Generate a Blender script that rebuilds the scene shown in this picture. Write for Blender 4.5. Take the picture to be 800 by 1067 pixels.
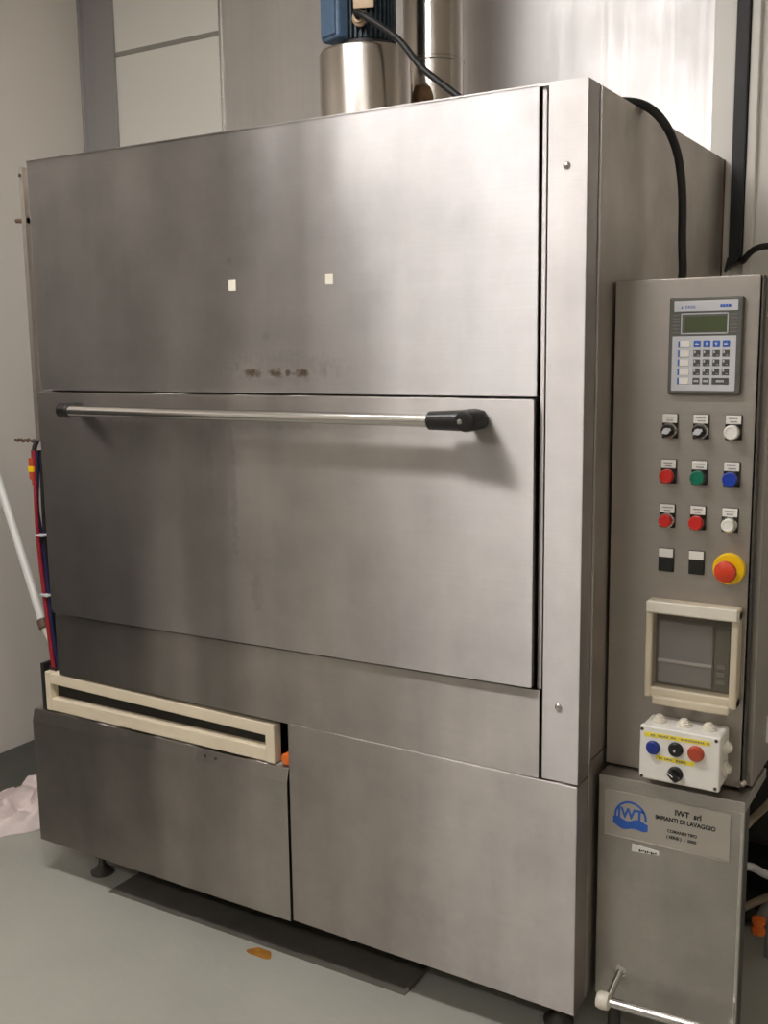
import bpy, bmesh, math, random
from mathutils import Vector, Matrix, noise
random.seed(7)
S = bpy.context.scene
for o in list(bpy.data.objects): bpy.data.objects.remove(o)
COL = S.collection

# ------------------------------------------------------------------ camera, world, lights, exposure
cam_d = bpy.data.cameras.new('camera'); cam = bpy.data.objects.new('camera', cam_d); COL.objects.link(cam)
cam.rotation_mode = 'XYZ'
cam.location = (0.7101, -1.9271, 1.5)
cam.rotation_euler = (math.radians(81.0876), math.radians(0.7488), math.radians(30.9853))
cam_d.sensor_fit = 'VERTICAL'; cam_d.sensor_height = 24.0; cam_d.lens = 1089.65 * 24.0 / 1067.0
cam_d.clip_start = 0.05
S.camera = cam
w = bpy.data.worlds.new('world'); S.world = w; w.use_nodes = True
w.node_tree.nodes['Background'].inputs['Color'].default_value = (0.5, 0.47, 0.43, 1)
w.node_tree.nodes['Background'].inputs['Strength'].default_value = 0.1
S.view_settings.view_transform = 'Standard'; S.view_settings.look = 'None'
S.view_settings.gamma = 1.0; S.view_settings.use_curve_mapping = False
S.view_settings.exposure = 0.0
LAMP_NEAR = 53.0     # ceiling fitting over the machine front
LAMP_FILL = 25.0       # added fill lamps further back in the room
LAMP_COL = (1.0, 0.967, 0.945)

# ------------------------------------------------------------------ materials
def mat(name, col, rough=0.5, metal=0.0, bump=0.0, bscale=40.0, var=0.0, vscale=6.0, spec=0.5, coat=0.0):
    m = bpy.data.materials.new(name); m.use_nodes = True
    nt = m.node_tree; p = nt.nodes['Principled BSDF']
    p.inputs['Base Color'].default_value = (*col, 1); p.inputs['Roughness'].default_value = rough
    p.inputs['Metallic'].default_value = metal; p.inputs['Specular IOR Level'].default_value = spec
    p.inputs['Coat Weight'].default_value = coat
    tc = nt.nodes.new('ShaderNodeTexCoord')
    if var > 0:
        n = nt.nodes.new('ShaderNodeTexNoise'); n.inputs['Scale'].default_value = vscale; n.inputs['Detail'].default_value = 6
        nt.links.new(tc.outputs['Object'], n.inputs['Vector'])
        r = nt.nodes.new('ShaderNodeMapRange'); r.inputs[1].default_value = .3; r.inputs[2].default_value = .7
        r.inputs[3].default_value = 1 - var; r.inputs[4].default_value = 1 + var
        nt.links.new(n.outputs['Fac'], r.inputs[0])
        mx = nt.nodes.new('ShaderNodeVectorMath'); mx.operation = 'SCALE'; mx.inputs[0].default_value = col
        nt.links.new(r.outputs[0], mx.inputs['Scale']); nt.links.new(mx.outputs[0], p.inputs['Base Color'])
    if bump > 0:
        n2 = nt.nodes.new('ShaderNodeTexNoise'); n2.inputs['Scale'].default_value = bscale; n2.inputs['Detail'].default_value = 3
        nt.links.new(tc.outputs['Object'], n2.inputs['Vector'])
        b = nt.nodes.new('ShaderNodeBump'); b.inputs['Strength'].default_value = bump; b.inputs['Distance'].default_value = .01
        nt.links.new(n2.outputs['Fac'], b.inputs['Height']); nt.links.new(b.outputs[0], p.inputs['Normal'])
    return m

def steel(name, col=(.55, .521, .506), rough=.45, aniso=.97, grain=(2, 2, 260), warp=.8, smudge=.17, stains=(), axis=(0, 0, 1), warpscale=(2.0, 2.0, .45)):
    """brushed stainless: grain runs along X/Y, highlights stretch along `axis`; stains = (x, z, rx, rz, strength) rust marks"""
    m = bpy.data.materials.new(name); m.use_nodes = True
    nt = m.node_tree; N = nt.nodes.new; Lk = nt.links.new
    p = nt.nodes['Principled BSDF']; p.inputs['Metallic'].default_value = 1.0
    p.inputs['Anisotropic'].default_value = aniso
    g = N('ShaderNodeNewGeometry')
    tang = N('ShaderNodeCombineXYZ')
    for i in range(3): tang.inputs[i].default_value = axis[i]
    Lk(tang.outputs[0], p.inputs['Tangent'])
    mp = N('ShaderNodeMapping'); mp.inputs['Scale'].default_value = grain; Lk(g.outputs['Position'], mp.inputs['Vector'])
    n = N('ShaderNodeTexNoise'); n.inputs['Scale'].default_value = 1; n.inputs['Detail'].default_value = 4; Lk(mp.outputs[0], n.inputs['Vector'])
    s = N('ShaderNodeTexNoise'); s.inputs['Scale'].default_value = 3.2; s.inputs['Detail'].default_value = 8; s.inputs['Roughness'].default_value = .62
    Lk(g.outputs['Position'], s.inputs['Vector'])
    # vertical drips / wipe marks
    mp2 = N('ShaderNodeMapping'); mp2.inputs['Scale'].default_value = (9, 9, .9); Lk(g.outputs['Position'], mp2.inputs['Vector'])
    dr = N('ShaderNodeTexNoise'); dr.inputs['Scale'].default_value = 1; dr.inputs['Detail'].default_value = 4; Lk(mp2.outputs[0], dr.inputs['Vector'])
    def rng(sock, a, b, c, d):
        r = N('ShaderNodeMapRange'); r.inputs[1].default_value = a; r.inputs[2].default_value = b
        r.inputs[3].default_value = c; r.inputs[4].default_value = d; Lk(sock, r.inputs[0]); return r.outputs[0]
    def mul(a, b):
        k = N('ShaderNodeMath'); k.operation = 'MULTIPLY'; Lk(a, k.inputs[0]); Lk(b, k.inputs[1]); return k.outputs[0]
    f = mul(mul(rng(n.outputs['Fac'], .3, .7, .97, 1.03), rng(s.outputs['Fac'], .3, .7, 1 - smudge, 1 + smudge * .6)), rng(dr.outputs['Fac'], .35, .7, 1 - smudge * .45, 1.03))
    sc = N('ShaderNodeVectorMath'); sc.operation = 'SCALE'; sc.inputs[0].default_value = col; Lk(f, sc.inputs['Scale'])
    out = sc.outputs[0]
    if stains:
        sep = N('ShaderNodeSeparateXYZ'); Lk(g.outputs['Position'], sep.inputs[0])
        tot = None
        for (x, z, rx, rz, st) in stains:
            def term(sock, c, r):
                a = N('ShaderNodeMath'); a.operation = 'SUBTRACT'; Lk(sock, a.inputs[0]); a.inputs[1].default_value = c
                b = N('ShaderNodeMath'); b.operation = 'DIVIDE'; Lk(a.outputs[0], b.inputs[0]); b.inputs[1].default_value = r
                return mul(b.outputs[0], b.outputs[0])
            a = N('ShaderNodeMath'); a.operation = 'ADD'; Lk(term(sep.outputs[0], x, rx), a.inputs[0]); Lk(term(sep.outputs[2], z, rz), a.inputs[1])
            wob = N('ShaderNodeMath'); wob.operation = 'ADD'; Lk(a.outputs[0], wob.inputs[0])
            ns = N('ShaderNodeTexNoise'); ns.inputs['Scale'].default_value = 70; ns.inputs['Detail'].default_value = 3; Lk(g.outputs['Position'], ns.inputs['Vector'])
            Lk(rng(ns.outputs['Fac'], .3, .7, -.6, .6), wob.inputs[1])
            v = rng(wob.outputs[0], .1, 1.3, st, 0)
            if tot is None: tot = v
            else:
                k = N('ShaderNodeMath'); k.operation = 'MAXIMUM'; Lk(tot, k.inputs[0]); Lk(v, k.inputs[1]); tot = k.outputs[0]
        mx = N('ShaderNodeMix'); mx.data_type = 'RGBA'; Lk(tot, mx.inputs['Factor']); Lk(out, mx.inputs['A']); mx.inputs['B'].default_value = (.10, .065, .035, 1)
        out = mx.outputs['Result']
        Lk(rng(tot, 0, 1, 1, .55), p.inputs['Metallic'])
    Lk(out, p.inputs['Base Color'])
    Lk(mul(rng(n.outputs['Fac'], .3, .7, rough * .92, rough * 1.08), rng(s.outputs['Fac'], .3, .7, 1.14, .9)), p.inputs['Roughness'])
    mp3 = N('ShaderNodeMapping'); mp3.inputs['Scale'].default_value = warpscale; Lk(g.outputs['Position'], mp3.inputs['Vector'])
    wv = N('ShaderNodeTexNoise'); wv.inputs['Scale'].default_value = 1.6; wv.inputs['Detail'].default_value = 1; Lk(mp3.outputs[0], wv.inputs['Vector'])
    b = N('ShaderNodeBump'); b.inputs['Strength'].default_value = 1; b.inputs['Distance'].default_value = .02 * warp; Lk(wv.outputs['Fac'], b.inputs['Height'])
    Lk(b.outputs[0], p.inputs['Normal'])
    return m

M = {}
M['steel'] = steel('brushed_steel')
M['hood'] = steel('hood_steel', col=(.55, .53, .525), stains=((-.80, 1.447, .028, .012, .95), (-.735, 1.447, .022, .013, .95), (-.70, 1.447, .008, .010, .9),
                                        (-.665, 1.447, .026, .011, .95), (-.845, 1.46, .010, .014, .35), (-.60, 1.452, .007, .016, .35),
                                        (-.72, 1.46, .16, .035, .22), (-.86, 1.70, .012, .012, .2), (-.76, 1.53, .012, .012, .2)))
M['door_steel'] = steel('door_steel', smudge=.16, stains=((-.86, 1.17, .012, .16, .22), (-.93, 1.25, .012, .10, .2), (-.80, .93, .02, .05, .18), (-1.0, 1.33, .4, .012, .15)))
M['base_steel'] = steel('base_steel', col=(.50, .465, .435), smudge=.2)
M['side_steel'] = steel('side_steel', col=(.58, .535, .49), rough=.48, aniso=.4)
M['cab_steel'] = steel('cabinet_steel', col=(.44, .405, .368), rough=.42, aniso=.4, smudge=.07)
M['low_steel'] = steel('low_cabinet_steel', col=(.54, .505, .465), rough=.42, aniso=.4, smudge=.26)
M['plate_steel'] = mat('engraved_plate', (.56, .52, .47), .45, .7, var=.05)
M['wall_steel'] = steel('cladding_steel', col=(.76, .74, .735), rough=.50, aniso=.6, warp=.35, smudge=.06, grain=(60, 60, 1))
M['drum_steel'] = steel('drum_steel', col=(.62, .57, .52), rough=.22, aniso=.6, warp=.0, smudge=.1, grain=(3, 3, 3))
M['chrome'] = mat('polished_steel', (.66, .64, .61), .22, 1.0)
M['dark_steel'] = mat('dark_steel', (.12, .11, .10), .5, .8, var=.2)
M['tray_shade'] = mat('tray_shade', (.16, .15, .125), .6, .3, var=.2)  # dark tone carries the floor shadow under the machine
M['rust'] = mat('rusty_steel', (.17, .10, .05), .7, .3, var=.4, vscale=30)
M['void'] = mat('shade_black', (.018, .016, .014), .8, 0, var=.3)  # near-black, shade of the slot and back corner put into the colour
M['wall'] = mat('cream_panel', (.80, .75, .685), .45, 0, var=.03, vscale=1.2)
M['wall_back'] = mat('white_panel', (.82, .79, .735), .42, 0, var=.02, vscale=1.5)
M['wall_grey'] = mat('grey_panel', (.36, .33, .285), .5)
M['door_dark'] = mat('added_door_dark', (.04, .038, .034), .5)
M['alu'] = mat('grey_aluminium', (.42, .41, .41), .42, .6)
M['seam'] = mat('sealant', (.30, .28, .25), .7)
M['white'] = mat('white_plastic', (.85, .82, .76), .38)
M['cream'] = mat('cream_plastic', (.64, .56, .42), .4, var=.05, vscale=12)
M['cream_pale'] = mat('pale_cream_plastic', (.78, .73, .62), .38, var=.03)
M['ivory'] = mat('ivory_frame_plastic', (.80, .70, .53), .45, var=.06, vscale=10)
M['black'] = mat('black_plastic', (.012, .011, .011), .35)
M['rubber'] = mat('black_rubber', (.010, .009, .009), .5)
M['red'] = mat('red_plastic', (.62, .022, .016), .28, coat=.3)
M['stop_red'] = mat('stop_red_plastic', (.68, .05, .015), .35)
M['green'] = mat('green_plastic', (.0, .16, .09), .28, coat=.3)
M['blue'] = mat('blue_plastic', (.010, .05, .42), .28, coat=.3)
M['blue_deep'] = mat('deep_blue_plastic', (.012, .03, .24), .3)
M['orange_red'] = mat('orange_red_plastic', (.46, .065, .025), .35, coat=.2)
M['orange'] = mat('orange_plastic', (.80, .17, .02), .45)
M['yellow'] = mat('yellow_plastic', (.95, .60, .008), .35)
M['tape'] = mat('yellow_tape', (.95, .78, .05), .5)
M['grey'] = mat('dark_grey_plastic', (.11, .108, .095), .5)
M['grey_mid'] = mat('mid_grey_plastic', (.22, .22, .20), .5)
M['screen_grey'] = mat('screen_grey', (.27, .28, .30), .3)
M['membrane'] = mat('pale_membrane', (.58, .58, .60), .4)
M['key'] = mat('dark_key', (.075, .075, .07), .5)
M['ink'] = mat('black_ink', (.015, .014, .013), .6)
M['blue_ink'] = mat('blue_ink', (.03, .12, .50), .5)
M['lcd'] = mat('lcd_green', (.075, .095, .045), .25)
M['motor_blue'] = mat('motor_blue_paint', (.075, .13, .215), .5, 0, var=.12, vscale=20)
M['motor_dark'] = mat('motor_dark_paint', (.022, .035, .045), .5, .2, var=.5, vscale=40)
M['tan'] = mat('tan_plate', (.42, .30, .19), .5, .2, var=.15, vscale=30)
M['wire_red'] = mat('red_wire', (.30, .015, .025), .45)
M['wire_blue'] = mat('blue_wire', (.013, .015, .065), .45)
M['pipe_white'] = mat('white_pipe', (.72, .71, .68), .35)
M['pipe_beige'] = mat('beige_hose', (.36, .29, .20), .5)
M['bag'] = mat('pale_pink_cloth', (.80, .68, .65), .6, var=.1, vscale=9)
M['brown'] = mat('brown_fitting', (.12, .07, .045), .5)
M['stain'] = mat('rusty_puddle', (.36, .16, .03), .4, var=.3, vscale=40)

def floor_material():
    m = mat('epoxy_floor', (.30, .31, .27), .38, 0, bump=.15, bscale=25)
    nt = m.node_tree; p = nt.nodes['Principled BSDF']; N = nt.nodes.new; Lk = nt.links.new
    g = N('ShaderNodeNewGeometry'); n = N('ShaderNodeTexNoise'); n.inputs['Scale'].default_value = 1.7; n.inputs['Detail'].default_value = 7
    Lk(g.outputs['Position'], n.inputs['Vector'])
    r = N('ShaderNodeValToRGB'); Lk(n.outputs['Fac'], r.inputs[0])
    r.color_ramp.elements[0].position = .3; r.color_ramp.elements[0].color = (.36, .36, .315, 1)
    r.color_ramp.elements[1].position = .7; r.color_ramp.elements[1].color = (.46, .455, .40, 1)
    Lk(r.outputs[0], p.inputs['Base Color'])
    return m
M['floor'] = floor_material()
M['cove'] = mat('cove_grey', (.085, .085, .072), .5, var=.1)
M['ceiling'] = mat('ceiling_panel', (.72, .69, .63), .6)

def glass_material():
    m = bpy.data.materials.new('window_pane'); m.use_nodes = True
    nt = m.node_tree; nt.nodes.clear(); N = nt.nodes.new; Lk = nt.links.new
    t = N('ShaderNodeBsdfTransparent'); t.inputs[0].default_value = (.90, .89, .87, 1)
    g = N('ShaderNodeBsdfPrincipled'); g.inputs['Base Color'].default_value = (.45, .40, .32, 1); g.inputs['Roughness'].default_value = .3
    mx = N('ShaderNodeMixShader'); mx.inputs[0].default_value = .10; o = N('ShaderNodeOutputMaterial')
    Lk(t.outputs[0], mx.inputs[1]); Lk(g.outputs[0], mx.inputs[2]); Lk(mx.outputs[0], o.inputs[0])
    return m
M['pane'] = glass_material()
def emit(name, col, st):
    m = bpy.data.materials.new(name); m.use_nodes = True; p = m.node_tree.nodes['Principled BSDF']
    p.inputs['Base Color'].default_value = (.9, .9, .9, 1)
    p.inputs['Emission Color'].default_value = (*col, 1); p.inputs['Emission Strength'].default_value = st
    return m
M['lamp_near'] = emit('lamp_diffuser_near', LAMP_COL, LAMP_NEAR)
M['lamp_fill'] = emit('lamp_diffuser_fill', LAMP_COL, LAMP_FILL)

# ------------------------------------------------------------------ mesh builder
class MB:
    def __init__(s): s.bm = bmesh.new()
    def _merge(s, t, mtx=None):
        if mtx is not None: t.transform(mtx)
        me = bpy.data.meshes.new('tmp'); t.to_mesh(me); t.free(); s.bm.from_mesh(me); bpy.data.meshes.remove(me); return s
    def box(s, x0, x1, y0, y1, z0, z1, b=0.0, seg=2, mtx=None):
        t = bmesh.new(); bmesh.ops.create_cube(t, size=1)
        for v in t.verts: v.co = Vector(((x0 + x1) / 2 + v.co.x * (x1 - x0), (y0 + y1) / 2 + v.co.y * (y1 - y0), (z0 + z1) / 2 + v.co.z * (z1 - z0)))
        if b > 0: bmesh.ops.bevel(t, geom=list(t.edges), offset=b, segments=seg, profile=.5, affect='EDGES', clamp_overlap=True)
        return s._merge(t, mtx)
    def prism(s, pts, y0, y1, b=0.0, seg=2, mtx=None):
        """polygon given as (x, z), extruded along y"""
        t = bmesh.new(); f = t.faces.new([t.verts.new((x, y0, z)) for x, z in pts])
        r = bmesh.ops.extrude_face_region(t, geom=[f])
        bmesh.ops.translate(t, verts=[v for v in r['geom'] if isinstance(v, bmesh.types.BMVert)], vec=(0, y1 - y0, 0))
        bmesh.ops.recalc_face_normals(t, faces=list(t.faces))
        if b > 0: bmesh.ops.bevel(t, geom=list(t.edges), offset=b, segments=seg, profile=.5, affect='EDGES', clamp_overlap=True)
        return s._merge(t, mtx)
    def prism_x(s, pts, x0, x1, b=0.0):
        """polygon given as (y, z), extruded along x"""
        t = bmesh.new(); f = t.faces.new([t.verts.new((x0, y, z)) for y, z in pts])
        r = bmesh.ops.extrude_face_region(t, geom=[f])
        bmesh.ops.translate(t, verts=[v for v in r['geom'] if isinstance(v, bmesh.types.BMVert)], vec=(x1 - x0, 0, 0))
        bmesh.ops.recalc_face_normals(t, faces=list(t.faces))
        if b > 0: bmesh.ops.bevel(t, geom=list(t.edges), offset=b, segments=2, profile=.5, affect='EDGES', clamp_overlap=True)
        return s._merge(t)
    def lathe(s, prof, p=(0, 0, 0), axis=(0, 0, 1), seg=32):
        """profile (r, h) swept about `axis` from p"""
        t = bmesh.new(); rings = []
        for r, h in prof:
            rings.append([t.verts.new((max(r, 1e-5) * math.cos(2 * math.pi * k / seg), max(r, 1e-5) * math.sin(2 * math.pi * k / seg), h)) for k in range(seg)])
        for a, b in zip(rings, rings[1:]):
            for k in range(seg): t.faces.new((a[k], a[(k + 1) % seg], b[(k + 1) % seg], b[k]))
        t.faces.new(rings[0][::-1]); t.faces.new(rings[-1])
        q = Vector((0, 0, 1)).rotation_difference(Vector(axis).normalized())
        return s._merge(t, Matrix.Translation(Vector(p)) @ q.to_matrix().to_4x4())
    def cyl(s, p0, p1, r0, r1=None, seg=24, b=.0):
        p0, p1 = Vector(p0), Vector(p1); L = (p1 - p0).length; r1 = r0 if r1 is None else r1
        pr = [(r0, 0), (r1, L)] if not b else [(r0 - b, 0), (r0, b), (r1, L - b), (r1 - b, L)]
        return s.lathe(pr, p0, p1 - p0, seg)
    def tube(s, pts, r, seg=12, smooth=8):
        P = [Vector(p) for p in pts]
        if smooth > 1 and len(P) > 2:
            Q = [2 * P[0] - P[1]] + P + [2 * P[-1] - P[-2]]; out = []
            for i in range(1, len(Q) - 2):
                a, b, c, d = Q[i - 1:i + 3]
                for k in range(smooth):
                    t = k / smooth
                    out.append(.5 * ((2 * b) + (c - a) * t + (2 * a - 5 * b + 4 * c - d) * t * t + (3 * b - a - 3 * c + d) * t ** 3))
            P = out + [P[-1]]
        t = bmesh.new(); rings = []; up = Vector((.31, .77, .55)).normalized()
        for i, p in enumerate(P):
            d = (P[min(i + 1, len(P) - 1)] - P[max(i - 1, 0)]).normalized()
            u = (up - d * up.dot(d)).normalized(); v = d.cross(u); up = u
            rr = r[i] if isinstance(r, (list, tuple)) else r
            rings.append([t.verts.new(p + rr * (u * math.cos(2 * math.pi * k / seg) + v * math.sin(2 * math.pi * k / seg))) for k in range(seg)])
        for a, b in zip(rings, rings[1:]):
            for k in range(seg): t.faces.new((a[k], a[(k + 1) % seg], b[(k + 1) % seg], b[k]))
        t.faces.new(rings[0][::-1]); t.faces.new(rings[-1])
        bmesh.ops.recalc_face_normals(t, faces=list(t.faces))
        return s._merge(t)
    def text(s, body, size, x, y, z, align='CENTER', depth=.0004, bold=0.0, sx=1.0, shear=0.0):
        c = bpy.data.curves.new('txt', 'FONT'); c.body = body; c.size = size; c.align_x = align; c.align_y = 'CENTER'
        c.extrude = depth; c.offset = bold; c.shear = shear
        o = bpy.data.objects.new('txt', c); COL.objects.link(o)
        me = bpy.data.meshes.new_from_object(o.evaluated_get(bpy.context.evaluated_depsgraph_get()))
        bpy.data.objects.remove(o); bpy.data.curves.remove(c)
        me.transform(Matrix.Translation((x, y, z)) @ Matrix.Rotation(math.pi / 2, 4, 'X') @ Matrix.Diagonal((sx, 1, 1, 1)))
        s.bm.from_mesh(me); bpy.data.meshes.remove(me); return s
    def build(s, name, m, parent=None, off=(0, 0, 0), smooth=True):
        """vertices are given in place; `off` is the world position of the parent"""
        if smooth:
            for f in s.bm.faces: f.smooth = True
            for e in s.bm.edges:
                if len(e.link_faces) == 2 and e.calc_face_angle(0) > math.radians(32): e.smooth = False
        root = Vector(off)
        cs = [v.co for v in s.bm.verts]
        mid = Vector(((min(c.x for c in cs) + max(c.x for c in cs)) / 2, (min(c.y for c in cs) + max(c.y for c in cs)) / 2, min(c.z for c in cs)))
        bmesh.ops.translate(s.bm, verts=list(s.bm.verts), vec=-mid)
        me = bpy.data.meshes.new(name); s.bm.to_mesh(me); s.bm.free(); me.materials.append(M[m] if isinstance(m, str) else m)
        o = bpy.data.objects.new(name, me); COL.objects.link(o)
        o.location = mid - root
        if parent is not None: o.parent = parent
        wn_ = o.modifiers.new('weighted_normals', 'WEIGHTED_NORMAL'); wn_.keep_sharp = True; wn_.weight = 80
        WORLD[o.name] = mid
        return o
WORLD = {}
def part(mb, name, m, parent):
    return mb.build(name, m, parent, WORLD[parent.name])
def thing(name, loc, label, cat, group=None):
    o = bpy.data.objects.new(name, None); COL.objects.link(o); o.location = loc; o.empty_display_size = .05
    WORLD[o.name] = Vector(loc); o['label'] = label; o['category'] = cat
    if group: o['group'] = group
    return o
def solo(mb, name, m, label, cat, group=None):
    o = mb.build(name, m); o['label'] = label; o['category'] = cat
    if group: o['group'] = group
    return o
def struct(mb, name, m, label=None, cat=None, parent=None):
    o = mb.build(name, m, parent, WORLD[parent.name] if parent else (0, 0, 0))
    if parent is None:
        o['kind'] = 'structure'
        if label: o['label'] = label; o['category'] = cat
    return o

# ------------------------------------------------------------------ the room
XL, XR, YB, YF, ZC = -2.38, 2.3, 1.06, -4.6, 2.95
struct(MB().box(XL - .1, XR + .1, YF - .1, YB + .1, -.1, 0), 'floor', 'floor', 'grey green resin floor in front of the washing machine', 'floor')
struct(MB().box(XL - .1, XR + .1, YF - .1, YB + .1, ZC, ZC + .1), 'ceiling', 'ceiling', 'pale ceiling above the room', 'ceiling')
struct(MB().box(XL - .1, XL, YF, YB, 0, ZC), 'wall_left', 'wall', 'cream panel wall left of the machine', 'wall')
struct(MB().box(XR, XR + .1, YF, YB, 0, ZC), 'wall_right', 'wall', 'cream panel wall on the right side of the room', 'wall')
struct(MB().box(XL - .1, XR + .1, YF - .1, YF, 0, ZC), 'wall_front', 'wall_grey', 'cream panel wall behind the viewer', 'wall')
struct(MB().box(XL - .1, XR + .1, YB, YB + .1, 0, ZC), 'wall_back', 'wall_back', 'white panel wall behind the machine', 'wall')
# horizontal joint in the back wall panels
struct(MB().box(XL + .15, -1.71, YB - .003, YB, 2.572, 2.588), 'trim_1', 'seam', 'grey horizontal joint between the white back wall panels', 'trim')
# grey corner profile
struct(MB().prism([(XL, 0), (XL + .16, 0), (XL + .16, ZC), (XL, ZC)], YB - .012, YB, .002).box(XL, XL + .012, YB - .03, YB, 0, ZC, .002),
       'trim_2', 'alu', 'grey aluminium corner strip between left wall and back wall', 'trim')
# coved skirting of the left wall
cv = [(XL, 0), (XL + .19, 0)] + [(XL + .02 + .17 * (1 - math.sin(a)), .002 + .05 * (1 - math.cos(a))) for a in [math.radians(t) for t in (10, 25, 40, 55, 70, 80)]] + [(XL + .006, .056), (XL, .056)]
struct(MB().prism(cv, YF, YB - .03), 'baseboard_left', 'cove', 'dark grey coved skirting along the left wall', 'baseboard')
# white door frame right of the black trunking
struct(MB().box(-.04, .018, YB - .02, YB, 0, ZC, .003), 'trim_3', 'white', 'white upright strip between steel cladding and black trunking', 'trim')
struct(MB().box(.055, .078, YB - .022, YB, 0, ZC, .003), 'trim_4', 'white', 'narrow white upright strip right of the black trunking', 'trim')

# stainless sheet on the back wall
sc = thing('steel_cladding', (-.87, YB - .006, .9), 'large brushed stainless steel sheet covering the back wall above the machine', 'wall panel')
part(MB().box(-1.714, -.03, YB - .008, YB - .001, .9, ZC), 'sheet', 'wall_steel', sc)
part(MB().box(-1.722, -1.712, YB - .014, YB - .001, .9, ZC, .002), 'edge_strip', 'chrome', sc)
part(MB().box(-.036, -.022, YB - .014, YB - .001, .9, ZC, .002), 'edge_strip', 'chrome', sc)

# black trunking and its cable
tk = thing('cable_trunking', (.035, YB - .02, 1.72), 'tall black upright cable trunking on the wall above the control cabinet', 'trunking')
part(MB().prism([(.0205, 1.725), (.0535, 1.735), (.0535, ZC), (.0205, ZC)], YB - .035, YB - .002, .003), 'channel', 'rubber', tk)
part(MB().prism([(.012, 1.690), (.022, 1.702), (.056, 1.716), (.0545, 1.738), (.020, 1.728)], YB - .045, YB - .001, .003), 'end_boot', 'rubber', tk)
solo(MB().tube([(.045, YB - .03, 1.722), (.062, YB - .05, 1.716), (.078, YB - .07, 1.728), (.10, YB - .08, 1.743), (.14, YB - .09, 1.748), (.25, YB - .09, 1.74), (.42, YB - .03, 1.76)], .0085),
     'power_cable', 'rubber', 'short black cable leaving the foot of the black trunking to the right', 'cable')

# ceiling lamps; the two far ones are added as fill light
def lamp(x0, x1, y0, y1, m, label):
    t = thing('ceiling_light', ((x0 + x1) / 2, (y0 + y1) / 2, ZC - .08), label, 'lamp')
    part(MB().box(x0 - .02, x1 + .02, y0 - .02, y1 + .02, ZC - .055, ZC, .005), 'lamp_housing', 'white', t)
    part(MB().box(x0, x1, y0, y1, ZC - .08, ZC - .05, .012, 3), 'diffuser', m, t)
lamp(-1.45, -.25, -1.03, -.85, 'lamp_near', 'long white fluorescent ceiling light above the machine front')
lamp(-2.0, -.7, -3.3, -3.12, 'lamp_fill', 'added ceiling fill light far behind the viewer on the left')
lamp(.5, 1.8, -3.3, -3.12, 'lamp_fill', 'added ceiling fill light far behind the viewer on the right')
# added dark door, out of view, darkens the reflection on the machine's left
dr = struct(MB().box(XL - .01, XL + .03, -1.62, -.42, 0.0, 1.8, .004), 'added_door_1', 'door_dark', 'added dark door in the left wall, out of view, darkening the steel reflection', 'door')
struct(MB().box(XL - .01, XL + .045, -1.70, -1.62, 0, 1.88, .004).box(XL - .01, XL + .045, -.42, -.34, 0, 1.88, .004).box(XL - .01, XL + .045, -1.70, -.34, 1.8, 1.88, .004), 'added_door_frame', 'alu', parent=dr)

# ------------------------------------------------------------------ the washing machine
W = thing('washing_machine', (-.8, .5, 0), 'large brushed stainless steel industrial washing machine with a full width door handle', 'washing machine')
hb = MB()
hb.box(-1.508, -.0015, .034, 1.030, .640, 1.982)
hb.box(-1.60, -.0015, .062, 1.030, .112, .494)
hb.box(-.722, -.0015, .062, 1.030, .494, .640)
hb.box(-1.60, -.722, .55, 1.030, .494, .640)
part(hb, 'housing', 'dark_steel', W)
part(MB().box(-1.5135, -.003, .0, 1.032, 1.982, 1.987), 'top_plate', 'steel', W)
up = part(MB().box(-1.5135, -.0975, 0, .034, 1.401, 1.9865, .0025), 'upper_panel', 'hood', W)
part(MB().box(-.862, -.841, -.0012, .0, 1.635, 1.659), 'sticker', 'cream_pale', up)['label'] = 'small pale square sticker'
part(MB().box(-.593, -.573, -.0012, .0, 1.6385, 1.661), 'sticker', 'cream_pale', up)['label'] = 'small pale square sticker'
def rounded(x0, x1, z0l, z0r, z1, r):
    P = []
    for cx, cz, a0 in ((x1 - .004, z1 - .004, 0), (x0 + .004, z1 - .004, 90)):
        for a in (0, 45, 90): P.append((cx + .004 * math.cos(math.radians(a0 + a)), cz + .004 * math.sin(math.radians(a0 + a))))
    for cx, cz, rr, a0 in ((x0 + r, z0l + r, r, 180), (x1 - .004, z0r + .004, .004, 270)):
        for a in (0, 30, 60, 90): P.append((cx + rr * math.cos(math.radians(a0 + a)), cz + rr * math.sin(math.radians(a0 + a))))
    return P
door = part(MB().prism(rounded(-1.5125, -.0985, .795, .808, 1.3965, .016), -.012, .034, .0025), 'door', 'door_steel', W)
# handle: aluminium tube, two black end brackets
part(MB().cyl((-1.345, -.062, 1.3535), (-.295, -.062, 1.3535), .0135, seg=32), 'handle_bar', 'chrome', door)
hk = MB()
hk.cyl((-1.375, -.062, 1.354), (-1.338, -.062, 1.354), .0185, seg=28, b=.004)
hk.box(-1.374, -1.340, -.06, -.011, 1.337, 1.371, .008, 3)
part(hk, 'handle_bracket', 'black', door)
hk = MB()
hk.cyl((-.3065, -.062, 1.3535), (-.222, -.062, 1.3555), .019, .0215, seg=32, b=.003)
hk.lathe([(.012, 0), (.0205, .004), (.0225, .012), (.0225, .052), (.0205, .065), (.018, .075)], (-.2165, -.0865, 1.3558), (0, 1, 0), 32)
hk.box(-.236, -.200, -.05, -.011, 1.336, 1.3745, .008, 3)
part(hk, 'handle_bracket', 'black', door)
part(MB().lathe([(.0052, 0), (.0052, .004), (.003, .006)], (-.224, -.0845, 1.3545), (0, -1, 0), 16), 'bracket_screw', 'grey_mid', door)
part(MB().prism([(-1.5135, .6185), (-.0855, .6115), (-.0855, .802), (-1.5135, .789)], 0, .034, .002), 'lower_skirt', 'base_steel', W)
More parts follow.
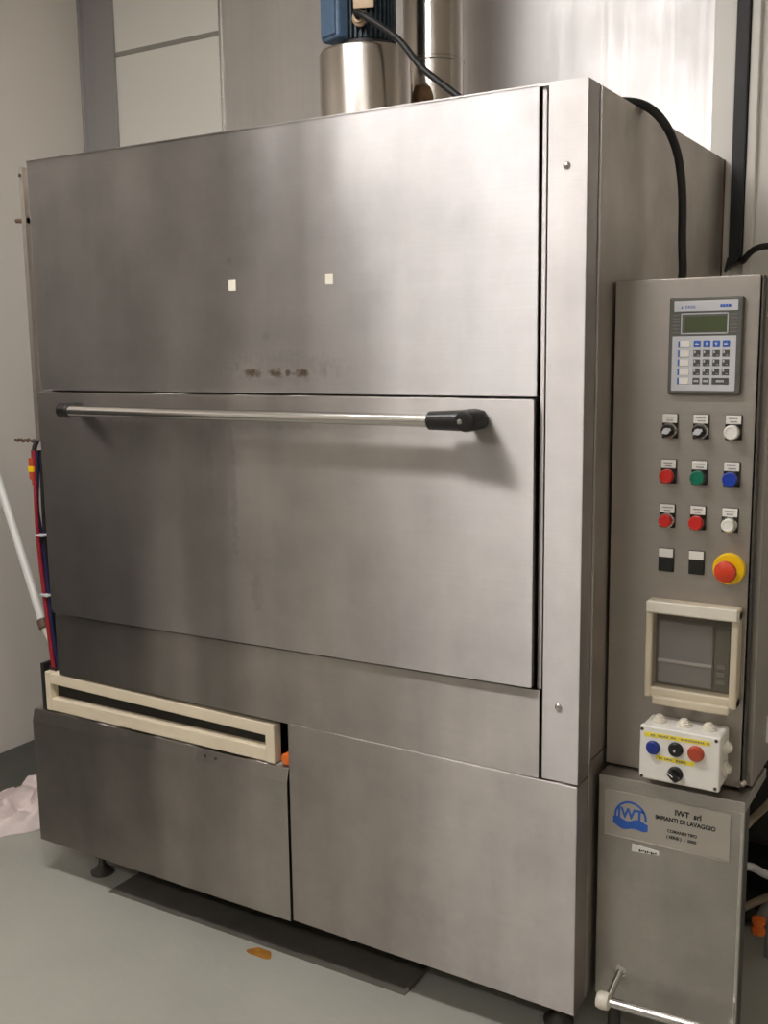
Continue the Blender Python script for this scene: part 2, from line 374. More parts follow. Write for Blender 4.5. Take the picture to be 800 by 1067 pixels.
pl = part(MB().box(-.0805, 0, 0, .058, .6135, 1.9865, .0025), 'corner_pillar', 'steel', W)
for z, x in ((1.834, -.042), (.7736, -.0446)):
    part(MB().lathe([(.0075, 0), (.0075, .0012), (.006, .0035), (.0028, .005)], (x, 0.0005, z), (0, -1, 0), 20), 'screw', 'chrome', pl)
part(MB().box(-.0945, -.0840, .006, .033, .803, 1.985, .002), 'door_seal', 'steel', W)
part(MB().box(-.003, .0015, .0605, 1.031, .645, 1.984, .001), 'side_panel', 'side_steel', W)
part(MB().box(.0, .004, .0575, .0620, .64, 1.985, .001), 'corner_bead', 'chrome', W)
part(MB().box(-.004, .0035, 1.022, 1.034, .3, 1.984, .001), 'rear_edge', 'rust', W)
part(MB().prism([(-.7275, .110), (.001, .101), (.001, .6105), (-.7275, .6165)], -.004, .062, .003), 'base_panel', 'base_steel', W)
part(MB().box(-.004, .001, .0635, 1.03, .105, .6395, .001), 'base_side_panel', 'side_steel', W)
lp = part(MB().prism_x([(-.008, .108), (-.008, .468), (.001, .500), (.05, .501), (.05, .492), (.008, .492), (.004, .465), (.004, .108)], -1.6237, -.7315, .0012), 'base_panel', 'base_steel', W)
for x in (-.99, -.955):
    part(MB().lathe([(.004, 0), (.004, .001), (.0015, .0012)], (x, -.004, .484), (0, -.93, .37), 12), 'drain_hole', 'dark_steel', lp)
# the dark pocket behind the filter
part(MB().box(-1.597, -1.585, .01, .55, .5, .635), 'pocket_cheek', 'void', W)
vf = MB().lathe([(.012, 0), (.015, .006), (.015, .018), (.011, .020), (.011, .026), (.015, .028), (.015, .036), (.008, .040)], (-.744, .045, .519), (0, -1, 0), 20)
vf.box(-.757, -.733, .01, .02, .503, .530, .003)
part(vf, 'drain_knob', 'orange', W)['label'] = 'orange plastic drain knob'
# side rail on the left edge with a bolt and a stud
rl = part(MB().box(-1.597, -1.582, .045, .075, 1.262, 1.985, .001).box(-1.597, -1.508, .068, .075, 1.262, 1.985, .001), 'side_rail', 'side_steel', W)
part(MB().cyl((-1.582, .055, 1.849), (-1.604, .055, 1.849), .0085, seg=6).cyl((-1.60, .055, 1.849), (-1.629, .055, 1.851), .0055, seg=14), 'bolt', 'brown', rl)
part(MB().lathe([(.005, 0), (.005, .002), (.002, .003)], (-1.592, .045, 1.965), (0, -1, 0), 12), 'rivet', 'dark_steel', rl)
st = MB()
for k in range(9):
    x = -1.603 - .010 * k
    st.cyl((x, .052, 1.262 - .002 * (k % 3)), (x - .007, .052, 1.260 - .003 * (k % 2)), .0035 + .0015 * (k % 2), seg=8)
st.cyl((-1.585, .052, 1.262), (-1.685, .052, 1.256), .0022, seg=8)
part(st, 'threaded_stud', 'brown', rl)
# adjustable feet
def foot(x, y, top=.125):
    f = part(MB().cyl((x, y, .05), (x, y, top), .019, seg=6).cyl((x, y, .02), (x, y, .06), .010, seg=16), 'foot', 'dark_steel', W)
    part(MB().lathe([(.034, 0), (.034, .006), (.018, .018), (.011, .026)], (x, y, 0), (0, 0, 1), 24), 'foot_pad', 'dark_steel', f)
for p in ((-1.478, .085), (-.075, .105), (-1.478, .95), (-.075, .95)): foot(*p)

# filter frame sitting in the pocket
F = thing('filter_frame', (-1.16, .03, .502), 'narrow ivory plastic filter frame lying in the slot under the left of the machine door', 'filter frame')
def rail(za, zb, zc, zd): return [(-1.553, za), (-.794, zb), (-.794, zd), (-1.553, zc)]
part(MB().prism(rail(.583, .571, .615, .603), .002, .034, .004), 'frame_rail', 'ivory', F)
part(MB().prism(rail(.505, .5045, .542, .541), .002, .034, .004), 'frame_rail', 'ivory', F)
part(MB().prism([(-1.571, .505), (-1.552, .505), (-1.552, .617), (-1.571, .618)], 0, .036, .003), 'frame_end', 'ivory', F)
part(MB().prism([(-.7985, .5045), (-.771, .5045), (-.771, .603), (-.7985, .605)], -.001, .028, .003), 'frame_end', 'ivory', F)
part(MB().prism(rail(.54, .54, .585, .573), .028, .034), 'filter_mesh', 'void', F)

# ------------------------------------------------------------------ motor, duct and their cable on top of the machine
mo = thing('fan_motor', (-.822, .55, 1.987), 'dark blue finned electric motor on a steel drum on top of the machine', 'motor')
part(MB().lathe([(.120, 0), (.1225, .002), (.1225, .272), (.1195, .279), (.070, .281), (.070, .284)], (-.822, .55, 1.987), (0, 0, 1), 64), 'drum', 'drum_steel', mo)
part(MB().lathe([(.064, 0), (.074, .004), (.074, .016), (.066, .020)], (-.818, .55, 2.270), (0, 0, 1), 40), 'flange', 'rubber', mo)
fin = MB(); pts = []
nf = 36
for k in range(nf):
    a = 2 * math.pi * k / nf; d = 2 * math.pi / nf
    for r, f in ((.066, -.28), (.077, -.16), (.077, .16), (.066, .28)): pts.append((r * math.cos(a + f * d), r * math.sin(a + f * d)))
fin.prism(pts, 0, .30, mtx=Matrix.Translation((-.818, .55, 2.288)) @ Matrix.Rotation(math.pi / 2, 4, 'X'))
part(fin, 'motor_body', 'motor_dark', mo)
rot = Matrix.Translation((-.868, .488, 2.35)) @ Matrix.Rotation(math.radians(-22), 4, 'Z')
tb = part(MB().box(-.040, .040, -.030, .035, -.062, .062, .012, 3, mtx=rot), 'terminal_box', 'motor_blue', mo)
part(MB().box(-.028, .034, -.036, -.028, -.052, .052, .006, 2, mtx=rot), 'box_lid', 'motor_blue', tb)
rot2 = Matrix.Translation((-.795, .472, 2.40)) @ Matrix.Rotation(math.radians(17), 4, 'Z')
part(MB().box(-.012, .042, -.003, .003, -.045, .02, .002, mtx=rot2), 'rating_plate', 'tan', mo)
part(MB().lathe([(.016, 0), (.020, .004), (.020, .012), (.013, .016), (.013, .022)], (-.790, .476, 2.33), (.3, -1, 0), 20), 'cable_gland', 'tan', mo)
solo(MB().tube([(-.783, .452, 2.33), (-.775, .435, 2.335), (-.735, .43, 2.31), (-.664, .45, 2.256), (-.597, .45, 2.179), (-.507, .45, 2.107), (-.44, .46, 2.05), (-.38, .48, 2.0), (-.33, .52, 1.997)], .0085),
     'motor_cable', 'rubber', 'black cable drooping from the blue motor to the top of the machine', 'cable')
du = thing('exhaust_duct', (-.765, .82, 1.987), 'round shiny steel exhaust duct rising behind the motor', 'duct')
part(MB().cyl((-.765, .82, 1.987), (-.765, .82, ZC), .0845, seg=56), 'pipe', 'drum_steel', du)
part(MB().lathe([(.084, 0), (.0875, .003), (.0875, .010), (.084, .013)], (-.765, .82, 2.285), (0, 0, 1), 56), 'joint_ring', 'drum_steel', du)
part(MB().lathe([(.110, 0), (.110, .004), (.088, .008), (.086, .03)], (-.765, .82, 1.987), (0, 0, 1), 48), 'collar', 'drum_steel', du)
solo(MB().lathe([(.012, 0), (.028, .006), (.030, .10), (.030, .19), (.022, .215), (.006, .222)], (-.735, .70, 1.987), (0, 0, 1), 24), 'pipe_stub', 'rust', 'rusty brown pipe stub between motor drum and steel duct', 'pipe')

# ------------------------------------------------------------------ control cabinet
YC = .1528
K = thing('control_cabinet', (.155, .3, .608), 'upright stainless steel control cabinet with keypad and buttons right of the machine', 'control cabinet')
part(MB().box(.012, .305, YC + .024, .46, .609, 1.626, .003), 'cabinet_body', 'cab_steel', K)
part(MB().box(.014, .292, YC + .014, YC + .026, .615, 1.62), 'door_gasket', 'rubber', K)
cd = part(MB().box(.0055, .2862, YC, YC + .016, .611, 1.6265, .0025), 'cabinet_door', 'cab_steel', K)
part(MB().box(.2885, .2925, YC + .002, YC + .03, .612, 1.625, .001), 'door_edge', 'dark_steel', K)
part(MB().lathe([(.008, 0), (.008, .004), (.005, .012), (.002, .014)], (.290, YC + .004, .622), (0, -1, .2), 20), 'hinge_pin', 'chrome', K)
part(MB().box(.304, .312, .30, .33, .66, .72, .003), 'side_latch', 'white', K)

# operator terminal
Tm = part(MB().box(.1185, .2585, YC - .012, YC + .001, 1.402, 1.589, .004, 3), 'operator_terminal', 'grey', K)
yt = YC - .0122
part(MB().box(.1285, .2495, yt - .0012, yt + .001, 1.562, 1.5815, .002), 'header_strip', 'membrane', Tm)
mk = MB()
for x0, x1 in ((.2165, .2205), (.2215, .2255), (.2265, .2305), (.2315, .2365)): mk.box(x0, x1, yt - .0018, yt, 1.5685, 1.5735)
part(mk, 'header_mark', 'blue_ink', Tm)
mk = MB().prism([(.142, 1.567), (.1455, 1.567), (.144, 1.5725)], yt - .0018, yt)
for x0, x1 in ((.151, .1545), (.156, .1595), (.161, .1645), (.166, .1695)): mk.box(x0, x1, yt - .0018, yt, 1.568, 1.569).box(x0, x1, yt - .0018, yt, 1.5715, 1.5722).box(x0, x0 + .001, yt - .0018, yt, 1.568, 1.572)
part(mk, 'header_mark', 'blue_ink', Tm)
sf = MB()
sf.box(.1425, .2325, yt - .0012, yt + .001, 1.5565, 1.5585).box(.1425, .2325, yt - .0012, yt + .001, 1.519, 1.521)
sf.box(.1425, .1445, yt - .0012, yt + .001, 1.519, 1.5585).box(.2305, .2325, yt - .0012, yt + .001, 1.519, 1.5585)
part(sf, 'screen_frame', 'membrane', Tm)
part(MB().box(.1445, .2305, yt - .0004, yt + .001, 1.521, 1.5565), 'screen_surround', 'grey', Tm)
part(MB().box(.150, .2285, yt - .0010, yt, 1.523, 1.5525), 'screen', 'lcd', Tm)
for x0, x1 in ((.127, .1395), (.236, .249)):
    gl = MB()
    for k in range(6): gl.box(x0, x1, yt - .0008, yt, 1.5215 + k * .0066, 1.523 + k * .0066)
    part(gl, 'grille', 'grey_mid', Tm)
part(MB().box(.1265, .2485, yt - .0010, yt + .001, 1.4095, 1.515, .001), 'membrane', 'membrane', Tm)
ym = yt - .0010
zr = [1.4995, 1.4817, 1.4640, 1.4463, 1.4285]
for z in zr:   # five function keys with a blue tab
    k = part(MB().box(.1420, .1605, ym - .0012, ym, z - .0062, z + .0062, .001), 'function_key', 'white', Tm)
    tb_ = MB().box(.1385, .1415, ym - .0012, ym, z - .0062, z + .0062)
    part(tb_, 'key_tab', 'blue_ink', Tm)
xs = [.1750, .1933, .2116, .2299]
for i, x in enumerate(xs):
    part(MB().box(x - .0066, x + .0066, ym - .0012, ym, zr[0] - .0062, zr[0] + .0068, .001), 'arrow_key', 'blue_ink', Tm)
    a = MB(); y0, y1 = ym - .0018, ym - .001; z = zr[0]
    if i in (0, 3):
        s = -1 if i == 0 else 1
        a.box(x - .0035, x + .0035, y0, y1, z - .0012, z + .0012).prism([(x + s * .0042, z), (x + s * .0008, z + .0034), (x + s * .0008, z - .0034)], y0, y1)
    else:
        s = 1 if i == 2 else -1
        a.box(x - .0010, x + .0010, y0, y1, z - .0035, z + .0035).prism([(x, z + s * .0045), (x + .003, z + s * .001), (x - .003, z + s * .001)], y0, y1)
    part(a, 'arrow_mark', 'white', Tm)
for r in (1, 2, 3):
    for i, x in enumerate(xs):
        part(MB().box(x - .0066, x + .0066, ym - .0012, ym, zr[r] - .0062, zr[r] + .0062, .0012), 'key', 'key', Tm)
        part(MB().box(x - .0052, x - .0022, ym - .0016, ym, zr[r] + .0005, zr[r] + .0048).box(x + .001, x + .0048, ym - .0016, ym, zr[r] - .0042, zr[r] - .003), 'key_mark', 'membrane', Tm)
for x0, x1 in ((xs[0] - .0066, xs[0] + .0066), (xs[1] - .0066, xs[1] + .0066), (xs[2] - .0066, xs[3] + .0066)):
    part(MB().box(x0, x1, ym - .0012, ym, zr[4] - .0062, zr[4] + .0062, .0012), 'key', 'key', Tm)
    m_ = MB(); c = (x0 + x1) / 2; n = 3 if x1 - x0 < .02 else 5
    for j in range(n): m_.box(c + (j - n / 2) * .003 + .0003, c + (j - n / 2) * .003 + .0027, ym - .0016, ym, zr[4] - .002, zr[4] + .002)
    part(m_, 'key_mark', 'membrane', Tm)

# button stations
def station(x, z, kind, label):
    y = YC
    root = part(MB().box(x - .0158, x + .0158, y - .004, y + .001, z - .0245, z + .0245, .002), 'push_button' if kind not in ('key', 'blank') else ('key_switch' if kind == 'key' else 'button_blank'), 'black', K)
    root['label'] = label
    part(MB().box(x - .0145, x + .0145, y - .0062, y - .0035, z + .0065, z + .0235, .001), 'legend_plate', 'white', root)
    if kind != 'blank':
        ink = MB()
        for r, (a, b) in enumerate(((-.009, .008), (-.006, .006))):
            xx = x + a
            while xx < x + b:
                wd = .0014 + .0022 * random.random(); ink.box(xx, xx + wd, y - .0068, y - .006, z + .0165 - r * .006, z + .0185 - r * .006); xx += wd + .0008
        part(ink, 'legend_mark', 'grey_mid', root)
    zc = z - .0085
    if kind == 'blank':
        part(MB().box(x - .0135, x + .0135, y - .0058, y - .0035, z - .0225, z + .0045, .001), 'blank_plate', 'rubber', root); return
    part(MB().lathe([(.0155, 0), (.0155, .008), (.0135, .010)], (x, y - .003, zc), (0, -1, 0), 32), 'bezel', 'chrome' if kind in ('key', 'redm', 'whitem') else 'black', root)
    if kind == 'key':
        part(MB().lathe([(.0125, 0), (.0125, .013), (.011, .016), (.004, .0165)], (x, y - .010, zc), (0, -1, 0), 32), 'switch_core', 'black', root)
        R = Matrix.Translation((x, y - .028, zc)) @ Matrix.Rotation(math.radians(-25), 4, 'Y')
        part(MB().box(-.0095, .0095, -.002, .003, -.0032, .0032, .0015, mtx=R).cyl((x, y - .026, zc), (x, y - .031, zc), .0062, seg=20), 'switch_lever', 'membrane', root)
    else:
        c = {'red': 'red', 'green': 'green', 'blue': 'blue', 'white': 'white', 'redm': 'red', 'whitem': 'white'}[kind]
        rr = .0128 if kind.endswith('m') else .0142
        part(MB().lathe([(rr - .001, 0), (rr, .002), (rr, .013), (rr - .0015, .0155), (rr - .004, .016), (rr - .005, .0148), (.001, .0150)], (x, y - .009, zc), (0, -1, 0), 32), 'button_cap', c, root)
for row, z in ((0, 1.3395), (1, 1.2485), (2, 1.1585), (3, 1.0675)):
    for c, x in enumerate((.1240, .1850, .2470)):
        k = [['key', 'key', 'white'], ['red', 'green', 'blue'], ['redm', 'red', 'whitem'], ['blank', 'blank', None]][row][c]
        if k: station(x, z, k, {'key': 'black selector switch with chrome ring', 'white': 'white push button', 'red': 'red push button', 'green': 'green push button', 'blue': 'blue push button',
                                'redm': 'red push button in a chrome ring', 'whitem': 'white push button in a chrome ring', 'blank': 'black blank with a white label'}[k])
es = part(MB().lathe([(.0312, 0), (.0312, .009), (.029, .012), (.017, .0125)], (.2495, YC + .0005, 1.0615), (0, -1, 0), 48), 'emergency_stop', 'yellow', K)
part(MB().lathe([(.013, 0), (.013, .014), (.0195, .019), (.0215, .026), (.0195, .034), (.012, .0375), (.001, .038)], (.2495, YC - .010, 1.0615), (0, -1, 0), 40), 'stop_button', 'stop_red', es)

# inspection window with a recorder behind it
yw = YC - .035
wf = MB(); wx0, wx1, wz0, wz1 = .0945, .2785, .7775, .9875
ix0, ix1, iz0, iz1 = .1085, .2635, .806, .961
wf.box(wx0, wx1, yw, YC + .001, iz1, wz1, .005, 3).box(wx0, wx1, yw + .004, YC + .001, wz0 + .006, iz0, .004, 3)
wf.box(wx0, ix0, yw + .002, YC + .001, wz0 + .006, wz1 - .004, .004, 3).box(ix1, wx1, yw + .002, YC + .001, wz0 + .006, wz1 - .004, .004, 3)
wf.box(wx0 + .018, wx1 - .012, yw - .004, YC + .001, wz0 - .006, wz0 + .012, .004, 3)
wn = part(wf, 'inspection_window', 'cream', K); wn['label'] = 'cream framed inspection window'
part(MB().box(wx0 + .002, wx1 - .002, yw - .006, yw + .004, iz1 + .003, wz1 + .001, .003, 3), 'window_hood', 'cream_pale', wn)
part(MB().box(ix0 - .001, ix1 + .001, yw + .008, yw + .011, iz0 - .001, iz1 + .001), 'window_pane', 'pane', wn)
part(MB().box(ix0, ix1, YC - .004, YC + .001, iz0, iz1), 'recorder_body', 'grey', wn)
rc = MB().box(ix0 + .008, ix1 - .038, YC - .014, YC - .003, iz0 + .008, iz1 - .018, .002)
part(rc, 'recorder_screen', 'screen_grey', wn)
part(MB().box(ix0 + .008, ix1 - .038, YC - .017, YC - .013, iz0 + .052, iz0 + .058, .001), 'recorder_bar', 'membrane', wn)
part(MB().box(ix1 - .034, ix1 - .006, YC - .012, YC - .003, iz0 + .008, iz1 - .018, .002), 'recorder_keys', 'grey', wn)
for z in (iz0 + .02, iz0 + .036, iz0 + .052):
    part(MB().box(ix1 - .029, ix1 - .013, YC - .015, YC - .0115, z, z + .008, .001), 'recorder_key', 'grey_mid', wn)

# white switch box screwed onto the cabinet door
yj = .0728
J = thing('switch_box', (.183, .11, .628), 'small white plastic switch box with blue, black and orange buttons low on the control cabinet', 'switch box')
part(MB().box(.1035, .2620, yj + .014, YC - .0005, .6275, .7385, .006, 3), 'box_housing', 'white', J)
lid = part(MB().box(.1025, .2630, yj, yj + .016, .6265, .7395, .004, 3), 'box_lid', 'white', J)
for x, z in ((.1075, .7315), (.2545, .7325), (.1085, .632), (.2555, .634)):
    part(MB().lathe([(.0034, 0), (.0034, .0012), (.001, .0014)], (x, yj + .0004, z), (0, -1, 0), 14), 'lid_screw', 'dark_steel', lid)
def grommet(p, ax):
    return part(MB().lathe([(.0155, 0), (.0155, .004), (.0135, .005), (.0130, .0075), (.0108, .0085), (.0102, .011), (.0078, .012), (.007, .0145), (.003, .016)], p, ax, 28), 'grommet', 'cream_pale', J)
for x in (.130, .181, .230): grommet((x, .112, .738), (0, 0, 1))
for z in (.7085, .664): grommet((.2615, .112, z), (1, 0, 0))
def tape(x0, x1, z0, z1, dz):
    t = part(MB().prism([(x0, z0), (x1, z0 + dz), (x1, z1 + dz), (x0, z1)], yj - .0006, yj + .0003), 'label_tape', 'tape', lid)
    ink = MB(); x = x0 + .006
    while x < x1 - .006:
        wd = .002 + .003 * random.random(); f = (x - x0) / (x1 - x0)
        if random.random() < .75: ink.box(x, x + wd, yj - .0009, yj, (z0 + z1) / 2 - .0016 + dz * f, (z0 + z1) / 2 + .0016 + dz * f)
        x += wd + .0012
    part(ink, 'tape_mark', 'grey_mid', lid)
tape(.1128, .2440, .7175, .7265, .0025)
tape(.1365, .2140, .6725, .6815, -.0005)
def jbtn(x, z, c, lab, r=.0150):
    b = part(MB().lathe([(r, 0), (r, .004), (r - .0018, .006), (r - .002, .009), (r - .0032, .0105), (.001, .011)], (x, yj + .0004, z), (0, -1, 0), 32), 'box_button', c, J); b['label'] = lab; return b
jbtn(.1310, .6965, 'blue_deep', 'blue round button', .0142)
b = jbtn(.1765, .7010, 'black', 'black round button with a grey centre', .0148)
part(MB().box(.1745, .1785, yj - .013, yj - .010, .6985, .7035, .0005), 'button_mark', 'membrane', b)
jbtn(.2165, .7000, 'orange_red', 'orange red round button', .0162)
sw = part(MB().lathe([(.0150, 0), (.0150, .004), (.0125, .006), (.0125, .010)], (.1775, yj + .0004, .6500), (0, -1, 0), 32), 'selector_switch', 'black', J)
R = Matrix.Translation((.1775, yj - .014, .6500)) @ Matrix.Rotation(math.radians(38), 4, 'Y')
part(MB().prism([(-.0145, .002), (-.010, .0055), (.010, .0065), (.0135, 0), (.010, -.0065), (-.010, -.0055), (-.0145, -.002)], -.008, .006, .0015, mtx=R), 'switch_lever', 'black', sw)
part(MB().box(-.0135, .000, -.0088, -.0075, -.001, .001, mtx=R), 'lever_mark', 'white', sw)

# ------------------------------------------------------------------ low cabinet under the control cabinet
YL = .0979
Lw = thing('low_cabinet', (.16, .2, .1), 'low stainless steel cabinet with a blue logo nameplate under the control cabinet', 'cabinet')
part(MB().box(.0105, .3080, YL + .004, .150, .100, .592, .003), 'cabinet_body', 'dark_steel', Lw)
part(MB().box(.0095, .3095, YL, .300, .583, .6070, .003), 'top_lip', 'low_steel', Lw)
fp = part(MB().box(.0100, .3085, YL, YL + .012, .102, .5855, .003), 'front_panel', 'low_steel', Lw)
part(MB().box(.302, .3085, YL - .002, YL + .004, .104, .5845, .001), 'panel_edge', 'chrome', Lw)
npl = part(MB().prism([(.0245, .4755), (.2835, .4790), (.2830, .5755), (.0245, .5775)], YL - .0018, YL + .001, .0006), 'nameplate', 'plate_steel', Lw)
part(MB().box(.0245, .2830, YL - .0026, YL, .5745, .5775, .0008).box(.0245, .2830, YL - .0026, YL, .4755, .4778, .0008).box(.0245, .0268, YL - .0026, YL, .4755, .5775, .0008).box(.2808, .2832, YL - .0026, YL, .4755, .5775, .0008), 'nameplate_rim', 'plate_steel', npl)
yn = YL - .0019
tx = MB().text('IWT  srl', .0165, .199, yn, .5560, bold=.0005, sx=.95)
tx.text('IMPIANTI DI LAVAGGIO', .0128, .1935, yn, .5385, bold=.0004, sx=.90)
part(tx, 'nameplate_text', 'ink', npl)
tx = MB().text('COMANDI TIPO', .0088, .188, yn, .5140, bold=.0003, sx=.95)
tx.text('( SERIE )  -  0000', .0088, .187, yn, .5010, bold=.0003, sx=1.0)
part(tx, 'nameplate_text', 'ink', npl)
# logo: an arc over a wavy band with letters between
lg = MB(); cx, cz = .0805, .5255
for k in range(26):
    a0, a1 = math.radians(-8 + k * 7.55), math.radians(-8 + (k + 1) * 7.55)
    r0, r1 = .0300, .0345
    lg.prism([(cx + r0 * math.cos(a0), cz + r0 * math.sin(a0)), (cx + r1 * math.cos(a0), cz + r1 * math.sin(a0)), (cx + r1 * math.cos(a1), cz + r1 * math.sin(a1)), (cx + r0 * math.cos(a1), cz + r0 * math.sin(a1))], yn - .0004, yn)
top, bot = [], []
for k in range(25):
    f = k / 24; x = cx - .037 + .074 * f
    top.append((x, cz - .0065 + .0035 * math.sin(f * math.pi * 3.2 + .6)))
    bot.append((x, cz - .0215 - .006 * math.sin(f * math.pi) + .003 * math.sin(f * math.pi * 3 + 2.2)))
for k in range(24): lg.prism([top[k], top[k + 1], bot[k + 1], bot[k]], yn - .0004, yn)
lg.text('IWT', .031, cx, yn, cz + .006, bold=.0010, sx=.95)
part(lg, 'logo', 'blue_ink', npl)
stk = part(MB().prism([(.0845, .4505), (.1420, .4545), (.1415, .4640), (.0850, .4675)], YL - .001, YL + .0005), 'sticker', 'white', Lw)
ik = MB()
for i in range(9): ik.box(.100 + i * .0042, .1032 + i * .0042, YL - .0014, YL, .4535 + (i % 3) * .0012, .459 - (i % 2) * .001)
part(ik, 'sticker_mark', 'ink', stk)
# bar handle low on the front
hd = part(MB().cyl((.056, .038, .1315), (.300, .038, .140), .0092, seg=24), 'bar_handle', 'chrome', Lw)
part(MB().lathe([(.010, 0), (.0175, .003), (.0185, .010), (.0185, .022), (.016, .028), (.0095, .030)], (.0655, .038, .1318), (-1, 0, -.03), 28), 'end_cap', 'cream_pale', hd)
part(MB().tube([(.0665, YL + .002, .172), (.0630, .074, .155), (.0600, .044, .136)], .0072, 14, 4).lathe([(.014, 0), (.014, .003), (.009, .005)], (.0665, YL + .001, .172), (0, -1, 0), 20), 'handle_post', 'chrome', hd)
part(MB().tube([(.296, YL + .002, .112), (.296, .074, .118), (.296, .040, .138)], .0072, 14, 4), 'handle_post', 'chrome', hd)
for x, y in ((.045, .128), (.275, .128)):
    part(MB().cyl((x, y, 0), (x, y, .104), .014, seg=16).lathe([(.022, 0), (.022, .008), (.014, .014)], (x, y, 0), (0, 0, 1), 20), 'foot', 'dark_steel', Lw)

# ------------------------------------------------------------------ cables on the cabinet
solo(MB().tube([(-.06, .26, 1.996), (-.02, .29, 1.998), (.012, .318, 1.988), (.040, .350, 1.955), (.055, .392, 1.900), (.062, .412, 1.82), (.064, .415, 1.72), (.070, .405, 1.66), (.075, .38, 1.627)], .0092),
     'supply_cable', 'rubber', 'thick black cable looping from the top of the machine into the control cabinet', 'cable')

# wiring loom on the left edge
H = thing('wiring_loom', (-1.575, .03, .61), 'bundle of red and dark blue wires strapped to the left edge of the machine', 'wires')
def wire(dx, dy, ph, m, r=.0045):
    pts = []
    for i in range(9):
        f = i / 8; z = 1.235 - f * (1.235 - .618); x = -1.594 + .030 * f ** 1.3 - .006 * math.sin(f * math.pi) + dx + .004 * math.sin(f * 7 + ph)
        if 0.12 < f < .42: x -= .008 * math.sin((f - .12) / .30 * math.pi) * (1 if ph > 1 else 0)
        pts.append((x, .030 + dy + .003 * math.cos(f * 9 + ph), z))
    part(MB().tube(pts, r, 10, 5), 'wire', m, H)
wire(-.004, 0, 0, 'wire_red', .0055); wire(.003, -.004, .6, 'wire_red', .005); wire(.004, .006, 1.3, 'wire_blue', .006); wire(.010, .004, 2, 'wire_blue', .005); wire(.012, .012, .3, 'rubber', .006)
for z, x in ((1.000, -1.583), (.83, -1.579)):
    part(MB().box(x - .013, x + .020, .018, .050, z - .004, z + .004, .003), 'cable_tie', 'membrane', H)
cn = part(MB().box(-1.603, -1.586, .018, .036, 1.155, 1.215, .003).cyl((-1.594, .027, 1.14), (-1.594, .027, 1.16), .006), 'connector', 'orange_red', H)
part(MB().box(-1.6045, -1.5845, .0165, .0375, 1.176, 1.192, .002), 'connector_band', 'yellow', cn)
part(MB().tube([(-1.591, .03, 1.21), (-1.590, .032, 1.24), (-1.585, .04, 1.262)], .007, 10, 4), 'wire', 'rubber', H)
part(MB().cyl((-1.5655, .030, .60), (-1.5625, .030, .626), .014, seg=16), 'loom_sleeve', 'rubber', H)

# leaning white pipe on the left
P_ = thing('drain_pipe', (-1.75, .159, .56), 'white plastic pipe slanting down from the left wall to the machine', 'pipe')
A = Vector((-1.75, .1575, .700)); B_ = Vector((-2.0, .238, 1.093)); Dv = (B_ - A)
end = A + Dv * ((-2.376 - A.x) / Dv.x)
part(MB().cyl(A, end, .0125, seg=20), 'pipe', 'pipe_white', P_)
part(MB().cyl(A + Dv * .02, A - Dv * .045, .0165, seg=20, b=.003), 'coupling', 'brown', P_)
part(MB().tube([A - Dv * .03, (-1.725, .158, .655), (-1.69, .16, .615), (-1.662, .163, .585), (-1.645, .165, .56)], .011, 14, 6), 'hose', 'cream_pale', P_)

# crumpled pale cloth on the floor
def cloth():
    bm = bmesh.new(); nx, ny = 46, 40
    G = []
    for i in range(nx + 1):
        row = []
        for j in range(ny + 1):
            u, v = i / nx, j / ny
            e = 4 * u * (1 - u) * 4 * v * (1 - v)
            x = -2.15 + (.17 + .20 * v) * u + .03 * noise.noise((v * 5, 1.3, u * 3)); y = .12 + .45 * v - (.14 + .12 * v) * u + .03 * noise.noise((u * 5, 4.1, v * 3))
            h = max(0, min(1, e * 1.6)) * (.05 + .035 * noise.noise((u * 4, v * 4, .5)) + .022 * noise.noise((u * 9 + v * 5, v * 7, 2.0)) + .01 * noise.noise((u * 20, v * 18, 7)))
            row.append(bm.verts.new((x, y, .004 + max(0, h))))
        G.append(row)
    for i in range(nx):
        for j in range(ny): bm.faces.new((G[i][j], G[i + 1][j], G[i + 1][j + 1], G[i][j + 1]))
    r = bmesh.ops.extrude_face_region(bm, geom=list(bm.faces))
    bmesh.ops.translate(bm, verts=[v for v in r['geom'] if isinstance(v, bmesh.types.BMVert)], vec=(0, 0, -.0035))
    bmesh.ops.recalc_face_normals(bm, faces=list(bm.faces))
    m = MB(); m.bm.free(); m.bm = bm; return m
solo(cloth(), 'floor_cloth', 'bag', 'crumpled pale pink cloth on the floor by the left wall', 'cloth')

# low tray, dark to stand in for the floor shadow, and puddle
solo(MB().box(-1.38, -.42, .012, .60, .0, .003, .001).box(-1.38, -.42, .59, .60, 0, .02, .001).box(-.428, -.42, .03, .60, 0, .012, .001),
     'shadow_tray', 'tray_shade', 'low tray under the machine, dark to stand in for its floor shadow', 'tray')
sp = [(-.823 + .034 * math.cos(a) * (1 + .2 * math.sin(3 * a)), .022 * math.sin(a) * (1 + .25 * math.cos(2 * a))) for a in [2 * math.pi * k / 28 for k in range(28)]]
solo(MB().prism(sp, 0, .0012, mtx=Matrix.Translation((0, -.016, .0005)) @ Matrix.Rotation(math.pi / 2, 4, 'X')), 'puddle', 'stain', 'small rusty orange puddle on the floor before the machine', 'puddle')

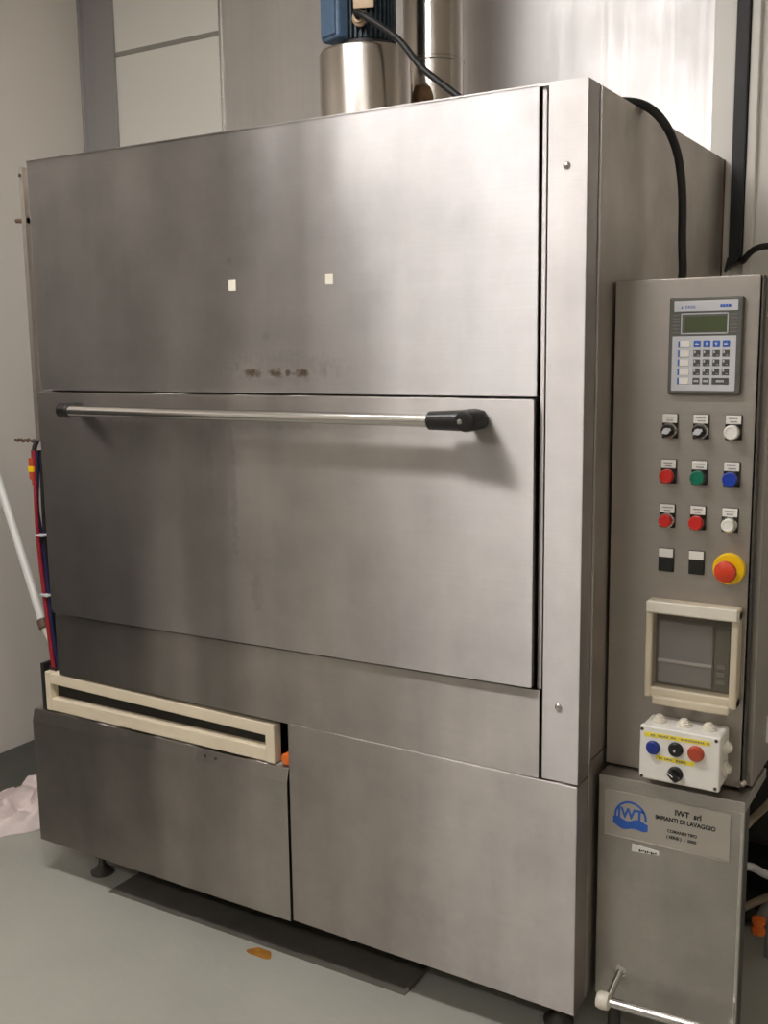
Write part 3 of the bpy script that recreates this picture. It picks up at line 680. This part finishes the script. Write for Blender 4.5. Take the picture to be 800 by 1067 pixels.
# ------------------------------------------------------------------ added near-black block for the shaded corner, hoses and valve behind the low cabinet
U = thing('shade_block', (.20, .75, 0), 'added near-black block standing in for shaded clutter behind the low cabinet', 'shade_block')
part(MB().lathe([(.05, 0), (.10, .006), (.105, .03), (.105, .21), (.09, .235), (.05, .24)], (.13, .82, .30), (1, 0, 0), 36), 'shade_block_drum', 'void', U)
part(MB().box(.03, .40, .70, .94, .02, .06, .005).box(.06, .10, .74, .90, .05, .25, .004).box(.30, .34, .74, .90, .05, .25, .004), 'shade_block_base', 'void', U)
part(MB().box(.03, .42, .955, 1.03, .0, .56, .004), 'shade_plate', 'void', U)  # near-black plate standing in for the shaded back wall
part(MB().cyl((.30, .82, .30), (.44, .82, .30), .07, seg=28, b=.01), 'shade_block_head', 'void', U)
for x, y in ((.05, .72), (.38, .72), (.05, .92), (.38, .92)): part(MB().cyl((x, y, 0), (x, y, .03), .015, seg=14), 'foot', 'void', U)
solo(MB().tube([(.19, .36, .30), (.205, .50, .325), (.224, .60, .343), (.262, .60, .394), (.31, .62, .47), (.33, .68, .55), (.33, .75, .60), (.33, .96, .62)], .009), 'hose', 'pipe_beige', 'beige hose rising steeply behind the low cabinet, highest of the three', 'hose')
solo(MB().tube([(.15, .50, .235), (.218, .60, .222), (.269, .60, .212), (.36, .60, .20)], .010), 'hose', 'pipe_white', 'pale grey pipe running level behind the low cabinet', 'hose')
solo(MB().tube([(.16, .55, .085), (.217, .60, .112), (.245, .60, .135), (.275, .59, .160), (.31, .565, .185), (.36, .55, .20)], .0095), 'hose', 'pipe_beige', 'beige hose curving upward above the orange valve', 'hose')
V = thing('valve', (.267, .60, 0), 'orange handled valve low on the floor behind the low cabinet', 'valve')
part(MB().cyl((.262, .60, .10), (.290, .60, .155), .018, seg=20, b=.003).cyl((.28, .60, .0), (.28, .60, .12), .012, seg=16), 'valve_body', 'grey_mid', V)
part(MB().lathe([(.010, 0), (.017, .003), (.017, .015), (.013, .018), (.013, .026), (.017, .029), (.017, .040), (.008, .044)], (.258, .572, .068), (.0, 0, 1), 14), 'valve_handle', 'orange', V)
